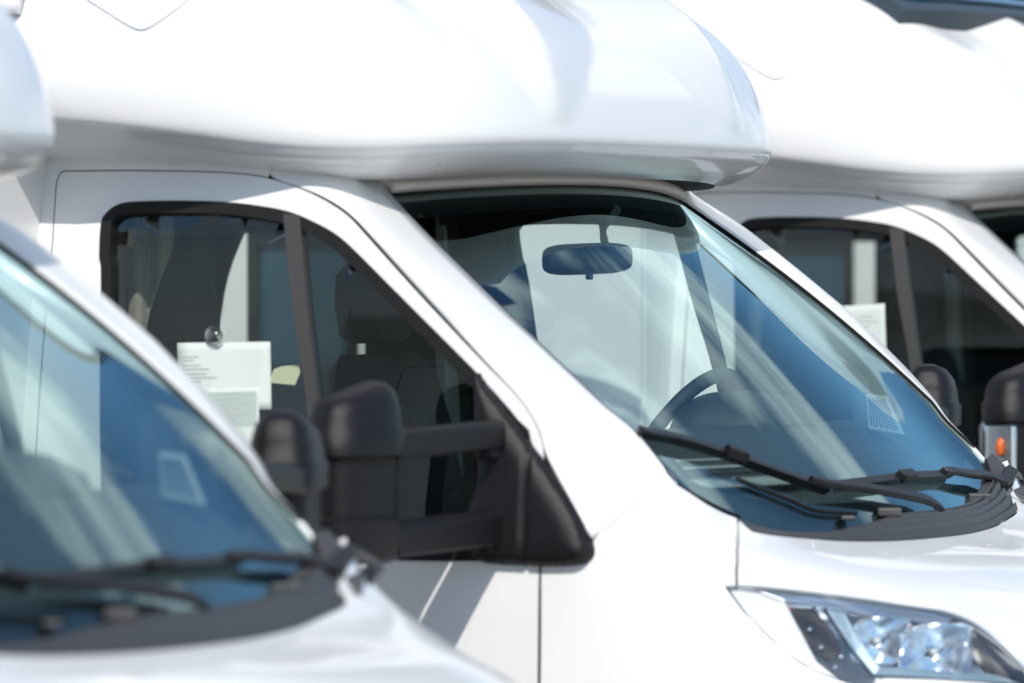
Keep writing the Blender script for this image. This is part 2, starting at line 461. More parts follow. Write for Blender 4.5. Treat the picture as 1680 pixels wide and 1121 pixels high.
def build_motorhome():
    root = empty('motorhome')
    P = lambda name, **k: empty(name, parent=root)
    # ---------------- doors
    seam = SIDE.invs(SEAM); rear = SIDE.invs(DOOR_REAR)
    seam_s = cr(seam, k=4); rear_s = cr(rear, k=3)
    bot = [np.array([seam[-1][0], 0.42]), np.array([rear[-1][0]-0.005, 0.42])]
    door_poly = [*rear_s[::-1], *seam_s, *bot]
    win = cr(SIDE.invs(WIN), closed=True, k=3)
    gap = 0.0013
    doors = panel('door', SIDE, offset_poly(door_poly, -gap), [offset_poly(win, 0.001)], ['white_paint', 'trim_dark'], (root, root), step=0.035, solid=0.035, inner=True)
    for i, d in enumerate(doors): d['label'] = 'white cab door with black-edged window'
    bar_l = SIDE.invs([(467,352),(473,420),(481,500),(497,600),(508,690),(520,800),(530,905)])
    bar_r = SIDE.invs([(494,354),(499,420),(506,500),(517,600),(527,690),(538,800),(547,908)])
    seal_in = offset_poly(win, -0.025)
    panel('window_seal', SIDE, offset_poly(win, 0.0), [seal_in], 'black_rubber', doors, step=0.02, off=0.004, solid=0.03)
    bl = cr(bar_l, k=3); brr = cr(bar_r, k=3)
    panel('window_bar', SIDE, [*bl, *brr[::-1]], [], 'bar_grey', doors, step=0.015, off=0.006, solid=0.025, bevel=0.003)
    # sliding pane behind the bar, quarter pane in front of it
    cut = lambda poly, side: [p for p in poly]
    def clip(poly, line, keep_less):
        L_ = np.array(line); o = []
        for p in densify(poly, 0.01):
            xl = np.interp(-p[1], -L_[:, 1], L_[:, 0])
            q = min(p[0], xl) if keep_less else max(p[0], xl)
            o.append(np.array([q, p[1]]))
        return [o[0]]+[b for a, b in zip(o, o[1:]) if np.linalg.norm(a-b) > 1e-4]
    gpoly = offset_poly(win, -0.012)
    mid = [(a+b)/2 for a, b in zip(bl, brr)]
    panel('sliding_pane', SIDE, clip(gpoly, mid, True), [], 'side_glass', doors, step=0.05, off=-0.012)
    panel('quarter_pane', SIDE, clip(gpoly, mid, False), [], 'quarter_glass', doors, step=0.05, off=-0.008)
    # door handle, low on the panel
    for sgn, d in ((-1, doors[0]), (1, doors[1])):
        V, F = rings([((-0.86, sgn*1.005, 1.17), 0.09, 0.012), ((-0.86, sgn*1.03, 1.17), 0.085, 0.012)], 20, 3, (np.array([1., 0, 0]), np.array([0, 0, 1.])))
        mesh_obj('door_handle', V, F, 'black_plastic', d, smooth=True, smooth_angle=40)
    # ---------------- cab side (pillar behind the door, strip above it)
    top = SIDE.invs([(70,232),(200,232),(330,236),(430,246),(446,262)])
    over = [p for p in offset_poly(door_poly, gap)]
    k0 = len(rear_s)
    up_line = [over[i] for i in range(k0, k0+4*4+1)]           # along the door head up to (440,292)
    rr = [over[i] for i in range(0, k0)]
    cab_poly = [*top, *up_line[::-1], *rr[::-1], np.array([rr[0][0]-0.006, 0.42]), np.array([rr[0][0]-0.05, 0.42]), np.array([top[0][0], 1.6])]
    panel('cab_side', SIDE, cab_poly, [], ['white_paint', 'lining'], (root, root), step=0.03, solid=0.03, inner=True)
    # ---------------- A-pillars
    left = [(425,250),(436,276),(452,292),(500,308),(547,332),(577,355),(602,382),(652,438),(702,493),(752,546),(802,598),(842,638),(870,673),(889,709),(897,742),(926,798),(955,852),(972,882)]
    lc = resample([SIDE.f(*p) for p in cr(SIDE.invs(left), k=4)], 70)
    edge_ws = cr(WS.invs(EDGE[:11]), k=5)
    edge3 = [WS.f(*p)+WS.nrm(*p)*0.006 for p in edge_ws]
    ttop = WS.inv(655, 300); start = WS.f(*ttop)+np.array([-.06, 0, .06])
    rc = resample([start, *edge3], 70)
    rows = []
    TS = WS.f(-1.0, 0.5)-WS.f(-0.97, 0.5); TS /= np.linalg.norm(TS)
    for a in np.linspace(0, 1, 14):
        row = []
        for k_, (p, q) in enumerate(zip(lc, rc)):
            r_ = q+np.array([-.10, -.99, 0.02])*np.interp(k_, [0, 10, 35, 55, 69], [.19, .19, .165, .07, .004])
            e_ = np.interp(k_, [0, 40, 69], [.93, .90, .35])
            r1, r2 = p+(r_-p)*e_, q+(r_-q)*0.9
            row.append(p*(1-a)**3+r1*3*a*(1-a)**2+r2*3*a*a*(1-a)+q*a**3)
        rows.append(row)
    V, F = grid(rows)
    both('windscreen_pillar', V, F, ['white_paint', 'trim_grey'], (root, root), solid=0.012, inner=True, rim=0, flip=False)
    # ---------------- windscreen
    e2 = cr(WS.invs(EDGE), k=5)
    lo = [(s, 1.02) for s in np.linspace(e2[-1][0]+0.02, -e2[-1][0]-0.02, 25)]
    tp = [(s, 0.0) for s in np.linspace(1.0, -1.0, 25)]
    wpoly = [*[np.array(p) for p in e2], *[np.array(p) for p in lo], *[np.array((-p[0], p[1])) for p in e2[::-1]], *[np.array(p) for p in tp[1:-1]]]
    wsd = panel('windscreen', WS, wpoly, [], 'windscreen_glass', root, step=0.06, asp=(0.8, 0.9))
    inn = offset_poly([p*np.array([0.8, 0.9]) for p in wpoly], -0.018)
    inn = [p/np.array([0.8, 0.9]) for p in inn]
    for p in inn:                                                     # deeper band along the top and the bottom
        if p[1] < 0.07: p[1] = 0.058+0.02*abs(p[0])**2
        b = 0.86+0.03*abs(p[0])**3
        if p[1] > b and abs(p[0]) < 0.95: p[1] = min(p[1], 0.885)
    panel('windscreen_black_border', WS, wpoly, [inn], 'frit', wsd, step=0.04, off=-0.006, asp=(0.8, 0.9))
    # rubber line at the pillars
    ev = [WS.f(*p)+WS.nrm(*p)*0.003 for p in e2]
    V, F = tube(ev, 0.0035, 6)
    both('windscreen_seal', V, F, 'black_rubber', (wsd, wsd))
    # ---------------- roof skin above the windscreen and white lip under the overhang
    ss = np.linspace(-1, 1, 41)
    base = [WS.f(s, 0.0) for s in ss]
    r0 = [p+np.array([0.0, 0, 0.004]) for p in base]
    r1 = [p+np.array([0.012, 0, 0.018]) for p in base]
    r2 = [p+np.array([0.0, 0, 0.034]) for p in base]
    r3 = [p+np.array([-0.06, 0, 0.055]) for p in base]
    r4 = [np.array([-1.16, p[1]*1.27, 2.19]) for p in base]
    V, F = grid([r0, r1, r2, r3, r4]); mesh_obj('cab_roof', V, F, ['seal_white', 'lining'], root, solid=0.02, inner=True, rim=0, flip=False)
    # ---------------- hood, fenders, bumper, headlights on the nose surface
    HL_TOP = [(1191,963),(1240,964),(1330,973),(1430,986),(1530,1001),(1565,1009),(1600,1024),(1640,1052),(1680,1092),(1712,1130)]
    HL_BOT = [(1705,1142),(1660,1124),(1560,1115),(1470,1112),(1445,1113),(1425,1123),(1395,1123),(1340,1105),(1291,1075),(1231,1017)]
    hl = cr(NOSE.invs(HL_TOP+HL_BOT), closed=True, k=4)
    htop = cr(NOSE.invs(HL_TOP), k=4)
    seam_h = NOSE.invs([(1212,852),(1211,880),(1210,920),(1209,962)])
    M12 = lambda L_: [np.array([12-p[0], p[1]]) for p in L_]
    u0 = seam_h[0][0]
    front = [np.array([u, 2.55+0.12*math.sin((u-htop[-1][0])/(6-htop[-1][0])*math.pi/2)]) for u in np.linspace(htop[-1][0]+0.1, 6, 8)]
    half = [*seam_h, *[p-np.array([0, 0.012]) for p in htop[2:]], *front]
    back = [np.array([u, 0.0]) for u in np.linspace(12-u0, u0, 40)]
    hood_poly = [*half, *M12(half[:-1])[::-1], *back[1:-1]]
    ASP = (0.14, 0.16)
    sh = lambda poly, d: [p/np.array(ASP) for p in offset_poly([q*np.array(ASP) for q in poly], d)]
    panel('hood', NOSE, sh(hood_poly, -0.0022), [], 'white_paint', root, step=0.019, asp=ASP, solid=0.02)
    # fender: from the door seam forward, under the pillar, back of the headlight
    pill = NOSE.invs([(899,800),(930,802),(955,848),(975,878),(1000,863),(1040,832),(1075,808),(1106,792),(1160,827),(1210,850)])
    sm = NOSE.invs([(889,800),(887,900),(886,1000),(885,1121)])
    lowf = [np.array([sm[-1][0], 3.9]), np.array([2.0, 3.9]), np.array([2.9, 3.75]), np.array([3.4, 3.3]), np.array([4.0, 3.0])]
    hb = NOSE.invs([(1712,1150)])[0]
    fend_poly = [*pill, *[p-np.array([0.0, 0]) for p in seam_h[1:]], *hl[4*len(HL_TOP)+1:][::-1], np.array([hb[0], 2.75]), *lowf[::-1], *sm[::-1]]
    # order: seam down to the lamp tip, then along the lamp's lower edge, then round the bottom back to the door seam
    hlow = cr(NOSE.invs([HL_TOP[0]]+HL_BOT[::-1]), k=4)
    fend_poly = [*pill, *seam_h[1:], *hlow, np.array([hlow[-1][0]+0.05, 2.9]), *lowf[::-1], *sm[::-1]]
    panel('fender', NOSE, sh(fend_poly, -0.0022), [], 'white_paint', (root, root), step=0.02, asp=ASP, solid=0.02)
    bump = [*[np.array([u, 2.62+0.10*math.sin(max(0, (u-4.6))/(6-4.6)*math.pi/2)]) for u in np.linspace(4.85, 6, 8)]]
    bump_poly = [np.array([4.05, 3.02]), np.array([4.7, 2.93]), *bump[1:], *M12(bump[1:-1])[::-1], np.array([7.3, 2.93]), np.array([7.95, 3.02]), np.array([8.4, 3.4]), np.array([8.5, 5.0]), np.array([3.5, 5.0]), np.array([3.6, 3.4])]
    panel('bumper', NOSE, sh(bump_poly, -0.003), [], 'grey_plastic', root, step=0.05, asp=ASP, solid=0.02)
    for side in (0, 1):
        H = empty('headlight', parent=root)
        fx = (lambda V: V) if side == 0 else mir
        def hp(name, vf, mat, **k): return mesh_obj(name, fx(vf[0]), vf[1], mat, H, flip=(side == 1), **k)
        uv, F = tri_region(hl, [], 0.02, ASP)
        lens = NOSE.lift(uv, 0.004)
        if np.cross(lens[F[0][1]]-lens[F[0][0]], lens[F[0][2]]-lens[F[0][0]]) @ NOSE.nrm(*uv[F[0][0]]) < 0: F = [tuple(reversed(f)) for f in F]
        hp('lens', (lens, F), 'lens_clear')
        # bucket: rim goes inward and closes with a back wall
        inward = np.array([-0.55, 0.62, -0.12]); inward /= np.linalg.norm(inward)
        rim = [NOSE.f(*p) for p in hl]; cen = sum(rim)/len(rim)
        rr_ = []
        for a, sc in ((0.006, 1.022), (0.0015, 1.004), (0.02, 0.985), (0.06, 0.93), (0.10, 0.8), (0.12, 0.45), (0.125, 0.02)):
            rr_.append([cen+(p-cen)*sc+inward*a for p in rim])
        V, F = grid(rr_, True)
        hp('bucket', (V, F), 'satin_chrome')
        # inner bezel ring of dark plastic along the top front end
        def lp(px, py, dep): uv_ = NOSE.inv(px, py); return NOSE.f(*uv_)+inward*dep
        def plate(pts, dep, th=0.012):
            a = [lp(x, y, dep) for x, y in pts]; b = [p+inward*th for p in a]; n = len(a)
            return a+b, [tuple(range(n))]+[tuple(range(2*n-1, n-1, -1))]+[(i, i+n, (i+1) % n+n, (i+1) % n) for i in range(n)]
        hp('turn_signal_reflector', plate([(1200,966),(1300,975),(1292,985),(1345,1085),(1385,1117),(1340,1100),(1292,1070),(1235,1014)], 0.018), 'lamp_white', smooth=False, bevel=0.003)
        hp('brow', plate([(1240,968),(1330,977),(1430,990),(1530,1005),(1565,1014),(1555,1026),(1500,1018),(1400,1003),(1290,985)], 0.012, 0.03), 'satin_chrome', smooth=False, bevel=0.003)
        hp('dark_module', plate([(1306,994),(1346,996),(1378,1036),(1392,1075),(1372,1084),(1345,1068),(1322,1030)], 0.035, 0.03), 'lamp_black', smooth=False, bevel=0.004)
        hp('divider_strip', plate([(1358,994),(1388,998),(1420,1055),(1448,1092),(1640,1106),(1690,1122),(1560,1112),(1440,1106),(1408,1068)], 0.020, 0.03), 'lamp_strip', smooth=False, bevel=0.003)
        hp('dark_bezel', plate([(1568,1014),(1600,1030),(1640,1058),(1680,1098),(1705,1128),(1650,1105),(1628,1100),(1600,1060),(1560,1030)], 0.012, 0.04), 'lamp_black', smooth=False, bevel=0.003)
        def bowl(px, py, dep, rad, depth):
            c = lp(px, py, dep); ax = inward
            e1 = np.cross(ax, np.array([0, 0, 1.0])); e1 /= np.linalg.norm(e1); e2_ = np.cross(e1, ax)
            TT = np.linspace(0, 2*math.pi, 56, endpoint=False)
            sq = lambda a_, b_, t: a_*1.15*math.copysign(abs(math.cos(t))**.55, math.cos(t))+(b_+a_*0.25)*0.85*math.copysign(abs(math.sin(t))**.55, math.sin(t))
            rows = []
            for q in np.linspace(1, 0.08, 9):
                rows.append([c+ax*(depth*(1-q*q)+0.0007*math.cos(t*7))+sq(e1, e2_, t)*rad*q for t in TT])
            rim_o = [[c-ax*0.004+sq(e1, e2_, t)*rad*1.06 for t in TT]]
            V, F = grid(rim_o+rows, True)
            return (V, F), c+ax*depth*0.5
        for (px, py, dep, rad, d2) in ((1450,1050,0.03,0.052,0.05), (1545,1068,0.03,0.062,0.06)):
            b, bc = bowl(px, py, dep, rad, d2)
            o = hp('reflector', b, 'chrome')
            V, F = rings([(bc-inward*0.02, .006, .006), (bc, .009, .009)], 16, 2, (np.cross(inward, [0, 0, 1.]), np.array([0, 0, 1.])))
            mesh_obj('bulb', fx(V), F, 'lens_clear' if dep < 0 else 'lamp_white', o)
        for k, (px, py) in enumerate(((1301,998),(1345,998),(1352,1060),(1375,1092),(1385,1075),(1334,1030))):
            c = lp(px, py, 0.03)
            V, F = rings([(c, .007, .007), (c-inward*0.008, .004, .004)], 12, 2, (np.array([1., 0, 0]), np.array([0, .6, .8])))
            hp('led', (V, F), 'red_glass' if k == 0 else 'chrome')
    # ---------------- cowl grille between hood and glass
    def cowl_pt(s, a):
        # a: 0 at the hood edge, 1 up on the glass
        F_ = nose(6+6*0, 0.0)
        y = 0.80*s
        # hood rear edge at this y (by u search table)
        h = np.array([np.interp(y, HY, HX), y, np.interp(y, HY, HZ)])
        q_ = min(1, max(0, (s+0.62)/0.6)); w = 0.004+0.046*q_*q_*(3-2*q_)
        t1 = 1.0-w/0.85
        gp = ws(y/0.775*0.97, t1)+np.array([0, 0, 0.012])
        p = h*(1-a)+gp*a
        return p+np.array([0, 0, 0.004+0.016*math.sin(math.pi*a)**0.8*min(1, (s+0.93)*2)])
    tab = [nose(u, 0.0) for u in np.linspace(2.6, 9.4, 200)]
    HY, HX, HZ = [p[1] for p in tab], [p[0]-0.004 for p in tab], [p[2]-0.006 for p in tab]
    rows = []
    for a in np.linspace(0, 1, 41):
        dz = 0.006*(1 if (a*6) % 1 < 0.55 else -0.6) if 0.04 < a < 0.72 else 0
        rows.append([cowl_pt(s, a)+np.array([0, 0, dz*min(1, max(0, (s+0.75)*2.2))]) for s in np.linspace(-0.9, 0.86, 90)])
    V, F = grid(rows)
    cowl = mesh_obj('cowl_grille', V, F, 'grey_plastic', root, smooth=True, smooth_angle=50, flip=True)
    # corner caps running up the pillar feet
    for sgn in (-1, 1):
        if sgn == -1: continue
        a = [np.array(p) for p in ([.335, .79, 1.455], [.40, .73, 1.445], [.30, .865, 1.475], [.235, .835, 1.57], [.20, .80, 1.575])]
        cap = [np.array([.41, .745, 1.405]), np.array([.36, .84, 1.425]), np.array([.33, .86, 1.45]), np.array([.285, .835, 1.505]), np.array([.29, .795, 1.495]), np.array([.35, .74, 1.43])]
        n = len(cap); V = cap+[p+np.array([-.02, -.02, -.035]) for p in cap]
        F = [tuple(range(n)), tuple(range(2*n-1, n-1, -1))]+[(i, i+n, (i+1) % n+n, (i+1) % n) for i in range(n)]
        mesh_obj('cowl_corner', V, F, 'grey_plastic', cowl, smooth=False, bevel=0.006)
    # small tabs on the cowl
    for (px, py, sc) in ((1452,852,1), (1600,828,1), (1385,862,.6)):
        s_t = WS.inv(px, py-6); c = WS.f(*s_t)+WS.nrm(*s_t)*0.012
        V, F = box(c, (0.05*sc, 0.05*sc, 0.018*sc), rotz(0.5))
        mesh_obj('cowl_tab', V, F, 'grey_plastic', cowl, smooth=False, bevel=0.004)
    # ---------------- wipers
    def wline(pts, off): return [WS.f(*p)+WS.nrm(*p)*off for p in cr(WS.invs(pts), k=5)]
    up_n = np.array([0.6, 0, 0.8])
    for blade, arm, rest in (([(1042,716),(1100,728),(1180,752),(1260,780),(1350,812)], [(1318,800),(1352,808),(1420,816),(1475,826),(1505,833),(1533,848)], [(1180,752),(1212,763)]),
                             ([(1366,806),(1430,798),(1490,791),(1552,784)], [(1535,786),(1556,787),(1600,792),(1640,797),(1655,803),(1672,820)], [(1464,794),(1484,792)])):
        W = empty('wiper', parent=root)
        b = wline(blade, 0.012)
        V, F = sweep(b, [(-.003, -.010), (.003, -.010), (.008, .0), (.011, .011), (-.011, .011), (-.008, .0)], up_n)
        mesh_obj('blade', V, F, 'wiper_black', W, smooth=False, bevel=0.0015)
        V, F = tube(wline([(x, y) for x, y in blade], 0.004), 0.004, 6)
        mesh_obj('rubber', V, F, 'black_rubber', W)
        am = wline(arm, 0.026); am[-1] = am[-1]-up_n*0.02
        wdt = np.interp(np.linspace(0, 1, len(am)), [0, .2, .8, 1], [.010, .011, .019, .014])
        V, F = sweep(am, [[(-w, -.005), (w, -.005), (w*.8, .007), (-w*.8, .007)] for w in wdt], up_n)
        mesh_obj('arm', V, F, 'wiper_black', W, smooth=False, bevel=0.003)
        c = wline(rest, 0.024)
        V, F = sweep([c[0], c[-1]], [(-.014, -.01), (.014, -.01), (.011, .012), (-.011, .012)], up_n)
        mesh_obj('clip', V, F, 'wiper_black', W, smooth=False, bevel=0.003)
        e = wline([blade[0], (blade[0][0]+5, blade[0][1]+1)], 0.012)
        V, F = sweep([e[0], e[-1]], [(-.008, -.008), (.008, -.008), (.006, .008), (-.006, .008)], up_n)
        mesh_obj('end_cap', V, F, 'grey_plastic', W, smooth=False, bevel=0.002)
    # washer hose over the black foot of the glass
    V, F = tube(wline([(1205,790),(1240,805),(1290,824),(1335,842),(1400,846)], 0.008), 0.005, 6)
    mesh_obj('washer_hose', V, F, 'black_rubber', cowl)
    # ---------------- overhang
    us = np.r_[np.linspace(-2, -1, 16)[:-1], np.linspace(-1, 1, 181), np.linspace(1, 2, 16)[1:]]
    vs = np.r_[np.linspace(0, 5, 46)[:-1], np.linspace(5, 10, 60)]
    rows = [[ovh(u, v) for u in us] for v in vs]
    shade_strip = [[p*np.array([1, 0.80, 1])+np.array([-0.13, 0, 0.010]) for p in rows[0]], [p*np.array([1, 0.97, 1])+np.array([-0.012, 0, 0.003]) for p in rows[0]], rows[0]]  # black strip standing in for the deep shade between overhang and lip
    V, F = grid(rows)
    F.append(tuple(range(len(V)-len(us), len(V))))
    oh = mesh_obj('overhang', V, F, 'white_gelcoat', root, smooth=True, flip=True)
    V, F = grid(shade_strip); mesh_obj('shade_strip', V, F, 'black_rubber', oh, flip=True)
    # ---------------- body behind the cab
    hb_w, x0, x1, z0, z1 = 1.135, -1.13, -4.6, 0.35, 2.44
    def wall(name, outer, holes, y, mats):
        uv, F = tri_region(outer, holes, 0.25)
        sg = -1 if y < 0 else 1
        V = [np.array([p[0], y, p[1]]) for p in uv]
        q = np.cross(V[F[0][1]]-V[F[0][0]], V[F[0][2]]-V[F[0][0]])[1]
        return mesh_obj(name, V, F, mats, root, smooth=False, solid=0.035, inner=True, rim=0, flip=(q*sg < 0))
    rect = lambda a, b, c, d: [np.array(p) for p in ((a, c), (b, c), (b, d), (a, d))]
    nearw = rect(-2.27, -1.95, 1.25, 2.0); farw = rect(-2.02, -1.46, 1.30, 2.02)
    hw = [wall('side_wall', rect(x1, x0, z0, z1), [nearw], -hb_w, ['white_gelcoat', 'lining']),
          wall('side_wall', rect(x1, x0, z0, z1), [farw], hb_w, ['white_gelcoat', 'lining'])]
    for wpoly_, y, par in ((nearw, -hb_w, hw[0]), (farw, hb_w, hw[1])):
        sg = -1 if y < 0 else 1
        a0, a1 = wpoly_[0], wpoly_[2]
        V, F = box(((a0[0]+a1[0])/2, y-sg*0.012, (a0[1]+a1[1])/2), (a1[0]-a0[0]-.002, 0.006, a1[1]-a0[1]-.002))
        mesh_obj('window_pane', V, F, 'side_glass' if sg > 0 else 'skylight_dark', par, smooth=False)
        fr = []
        for (cx, cz, sx, sz) in ((a0[0]+.012, (a0[1]+a1[1])/2, .03, a1[1]-a0[1]+.03), (a1[0]-.012, (a0[1]+a1[1])/2, .03, a1[1]-a0[1]+.03),
                                 ((a0[0]+a1[0])/2, a0[1]-.0, a1[0]-a0[0]-.01, .03), ((a0[0]+a1[0])/2, a1[1], a1[0]-a0[0]-.01, .03)):
            fr.append(box((cx, y+sg*0.004, cz), (sx, 0.012 if sz > .05 else .013, sz)))
        mesh_obj('window_frame', *join(*fr), 'black_rubber', par, smooth=False)
    # front step beside the cab, roof, floor, rear
    for sg in (-1, 1):
        V, F = box((x0-0.012, sg*(0.86+hb_w)/2, (z0+2.3)/2), (0.03, hb_w-0.86-0.036, 2.3-z0))
        mesh_obj('front_step', V, F, 'white_gelcoat', root, smooth=False, bevel=0.004)
    sec = cr([(-1.135, 2.44), (-1.10, 2.52), (-1.0, 2.585), (-.75, 2.665), (-.4, 2.72), (0, 2.74), (.4, 2.72), (.75, 2.665), (1.0, 2.585), (1.10, 2.52), (1.135, 2.44)], k=4)
    rows = [[np.array([x, p[0], p[1]]) for p in sec] for x in (x1, -3, -1.3, -1.05)]
    V, F = grid(rows); mesh_obj('body_roof', V, F, ['white_gelcoat', 'lining'], root, solid=0.03, inner=True, rim=0, flip=True)
    V, F = box(((x0+x1)/2, 0, z0+0.1), (x0-x1-.02, 2*hb_w-0.08, 0.1)); mesh_obj('body_floor', V, F, 'lining', root, smooth=False)
    V, F = box((x1+0.02, 0, (z0+z1)/2), (0.04, 2*hb_w-0.08, z1-z0-.08)); mesh_obj('rear_wall', V, F, ['white_gelcoat'], root, smooth=False)
    V, F = box((-2.75, 0, 1.5), (0.04, 2*hb_w-0.08, 2.1)); mesh_obj('partition', V, F, ['lining'], root, smooth=False)
    # curtain beside the far window
    pts = [(-2.04, 1.30), (-1.93, 1.30), (-1.90, 1.55), (-1.86, 1.75), (-1.80, 1.92), (-1.76, 2.06), (-2.04, 2.06)]
    rows = []
    for z in np.linspace(1.28, 2.06, 20):
        xe = np.interp(z, [1.3, 1.55, 1.75, 1.92, 2.06], [-1.94, -1.91, -1.865, -1.80, -1.755])
        rows.append([np.array([x, 1.04+0.02*math.sin(70*(x+2.1)/(0.8+0.2*z)), z]) for x in np.linspace(-2.1, xe, 30)])
    V, F = grid(rows); mesh_obj('curtain', V, F, 'curtain_cloth', root, solid=0.004)
    # tied-back curtain behind the near cab window
    rows = []
    for y in np.linspace(350, 600, 16):
        xr = np.interp(y, [350, 395, 540, 600], [287, 284, 238, 232])
        rows.append([at(x, y, -0.74+0.018*math.sin(x*0.16)) for x in np.linspace(186, xr, 22)])
    V, F = grid(rows); mesh_obj('curtain', V, F, 'curtain_cloth', root, solid=0.004)
    return root, doors, oh

def finish_interior(root):
    # floor and bulkheads of the cab
    V, F = box((-0.35, 0, 0.62), (1.5, 1.9, 0.05)); mesh_obj('cab_floor', V, F, 'trim_dark', root, smooth=False)
    rows = [[np.array([x-0.12*q*q*k, w*q, 2.092-0.02*abs(q)**3]) for q in np.linspace(-1, 1, 15)] for x, w, k in ((-1.15, .88, 0), (-.75, .88, 0), (-.52, .85, .3), (-.42, .78, .8), (-.335, .67, 1))]
    V, F = grid(rows); mesh_obj('headliner', V, F, 'lining', root, solid=0.012)
    # dashboard
    prof = [(-.01, 1.385), (-.10, 1.43), (-.22, 1.50), (-.34, 1.555), (-.44, 1.575), (-.50, 1.57), (-.545, 1.53), (-.56, 1.40), (-.50, 1.1), (-.4, .75)]
    prof = cr(prof, k=5)
    rows = []
    for q in prof:
        row = []
        for y in np.linspace(-0.80, 0.80, 61):
            s = y/0.86
            bx = 0.45-0.14*s*s
            lat = 1-0.18*abs(s)**4
            z = q[1]+0.012*math.cos(3*y)*(q[1] > 1.45)+0.06*abs(s)**4*(1 if q[0] > -.2 else 0.4)
            row.append(np.array([bx+q[0]*lat, y, z-0.012]))
        rows.append(row)
    V, F = grid(rows)
    dash = mesh_obj('dashboard', V, F, 'dash_plastic', root, smooth=True, solid=0.01)
    # defroster slots: pale strips in front of the near seat
    for (x, y0, y1, w) in ((.30, -.60, -.20, .03), (.245, -.56, -.25, .008), (.215, -.54, -.28, .006)):
        rows = [[np.array([x+dx-0.09*(y*y)*2, y, np.interp(x+dx, [-.1, .0, .12, .24, .36, .44], [1.59, 1.585, 1.555, 1.50, 1.435, 1.39])+0.006]) for y in np.linspace(y0, y1, 14)] for dx in (-w/2, w/2)]
        V, F = grid(rows); mesh_obj('defroster_slot', V, F, 'trim_grey', dash, solid=0.004)
    # instrument hood
    rows = []
    for x, h, w in ((-.005, .02, .15), (-.02, .055, .165), (-.06, .075, .172), (-.14, .085, .18), (-.20, .08, .185)):
        rows.append([np.array([x-0.03*(1-math.sin(t)), .42+w*math.cos(t), 1.545+(h+.01)*math.sin(t)**0.7]) for t in np.linspace(0, math.pi, 25)])
    V, F = grid(rows); F.append(tuple(range(24, -1, -1)))
    mesh_obj('instrument_hood', V, F, 'dash_plastic', dash, smooth=True, solid=0.006, smooth_angle=50)
    # steering wheel
    sw = empty('steering_wheel', parent=root)
    c = np.array([-.29, .42, 1.52]); et = np.array([.54, 0, .84]); ey = np.array([0, 1., 0]); ax = np.cross(ey, et)
    V, F = tube([c+(ey*math.cos(t)+et*math.sin(t))*0.19 for t in np.linspace(0, 2*math.pi, 56, endpoint=False)], 0.0165, 12, closed=True)
    mesh_obj('rim', V, F, 'trim_dark', sw)
    V, F = rings([(c-ax*0.02, .075, .06), (c+ax*0.015, .085, .07), (c+ax*0.035, .06, .05)], 28, 2.6, (ey, et)); mesh_obj('hub', V, F, 'trim_dark', sw, smooth_angle=50)
    for d in (ey, -ey, -et):
        V, F = sweep([c+d*0.06, c+d*0.182], [(-.02, -.008), (.02, -.008), (.02, .008), (-.02, .008)], ax); mesh_obj('spoke', V, F, 'trim_dark', sw, smooth=False, bevel=0.004)
    V, F = tube([c-ax*0.02, c-ax*0.02+np.array([.25, 0, -.16])], 0.04, 14); mesh_obj('column', V, F, 'trim_dark', sw)
    # seats
    for y in (-.43, .43):
        st = empty('seat', parent=root)
        V, F = rings([((-.72, y, .92), .24, .24), ((-.72, y, .98), .26, .26), ((-.72, y, 1.04), .25, .25), ((-.72, y, 1.06), .2, .2)], 32, 4); mesh_obj('cushion', V, F, 'seat_fabric', st)
        rs = []
        for z, w, d in ((1.0, .22, .05), (1.05, .25, .075), (1.3, .25, .075), (1.55, .24, .065), (1.68, .21, .055), (1.72, .16, .03)):
            rs.append(((-.93-(z-1.0)*0.18, y, z), d, w))
        V, F = rings(rs, 36, 3.2); mesh_obj('backrest', V, F, 'seat_fabric', st)
        rs = [((-1.07-(z-1.74)*0.1, y, z), d, w) for z, w, d in ((1.745, .10, .02), (1.76, .135, .04), (1.84, .14, .045), (1.90, .125, .04), (1.93, .08, .02))]
        V, F = rings(rs, 32, 2.8); mesh_obj('headrest', V, F, 'seat_fabric', st)
        V, F = box((-.72, y, .78), (.4, .4, .3)); mesh_obj('pedestal', V, F, 'trim_dark', st, smooth=False)
    # rear-view mirror
    rv = empty('rear_view_mirror', parent=root)
    ctr = at(967, 425, 0.0); dv = np.array([.10, .23, 0]); dv /= np.linalg.norm(dv); nn = np.array([-dv[1], dv[0], 0])
    ez = np.array([0, 0, 1.])
    ez2 = ez+dv*0.03
    rs = [(ctr+nn*o, a, b) for o, a, b in ((-.02, .075, .018), (-.012, .108, .028), (0, .122, .033), (.010, .124, .034), (.012, .118, .031))]
    V, F = rings(rs, 40, 4.0, (dv+ez*0.03, ez)); mesh_obj('housing', V, F, 'mirror_back', rv, smooth=True, smooth_angle=60)
    V, F = tube([ctr-nn*0.015+dv*0.035+ez*0.02, at(986, 392, 0.0)-nn*0.01, at(989, 372, 0.0), at(992, 352, 0.0)+np.array([.03, 0, .015])], [.009, .009, .010, .011], 10)
    mesh_obj('stem', V, F, 'mirror_back', rv)
    V, F = box(ctr-ez*0.037+dv*0.0, (.014, .014, .016)); mesh_obj('lever', V, F, 'mirror_back', rv, smooth=False, bevel=0.003)
    # tweeter grille at the far end of the dashboard
    gr = [at(x, y, 0.66) for x, y in ((1424, 652), (1452, 655), (1476, 708), (1428, 700))]
    n = np.cross(gr[1]-gr[0], gr[3]-gr[0]); n /= np.linalg.norm(n)
    if n[1] > 0: n = -n
    fr = [g_+(g_-sum(gr)/4)*0.22 for g_ in gr]
    V = fr+[p-n*0.01 for p in fr]; F = [(0, 1, 2, 3), (7, 6, 5, 4)]+[(i, i+4, (i+1) % 4+4, (i+1) % 4) for i in range(4)]
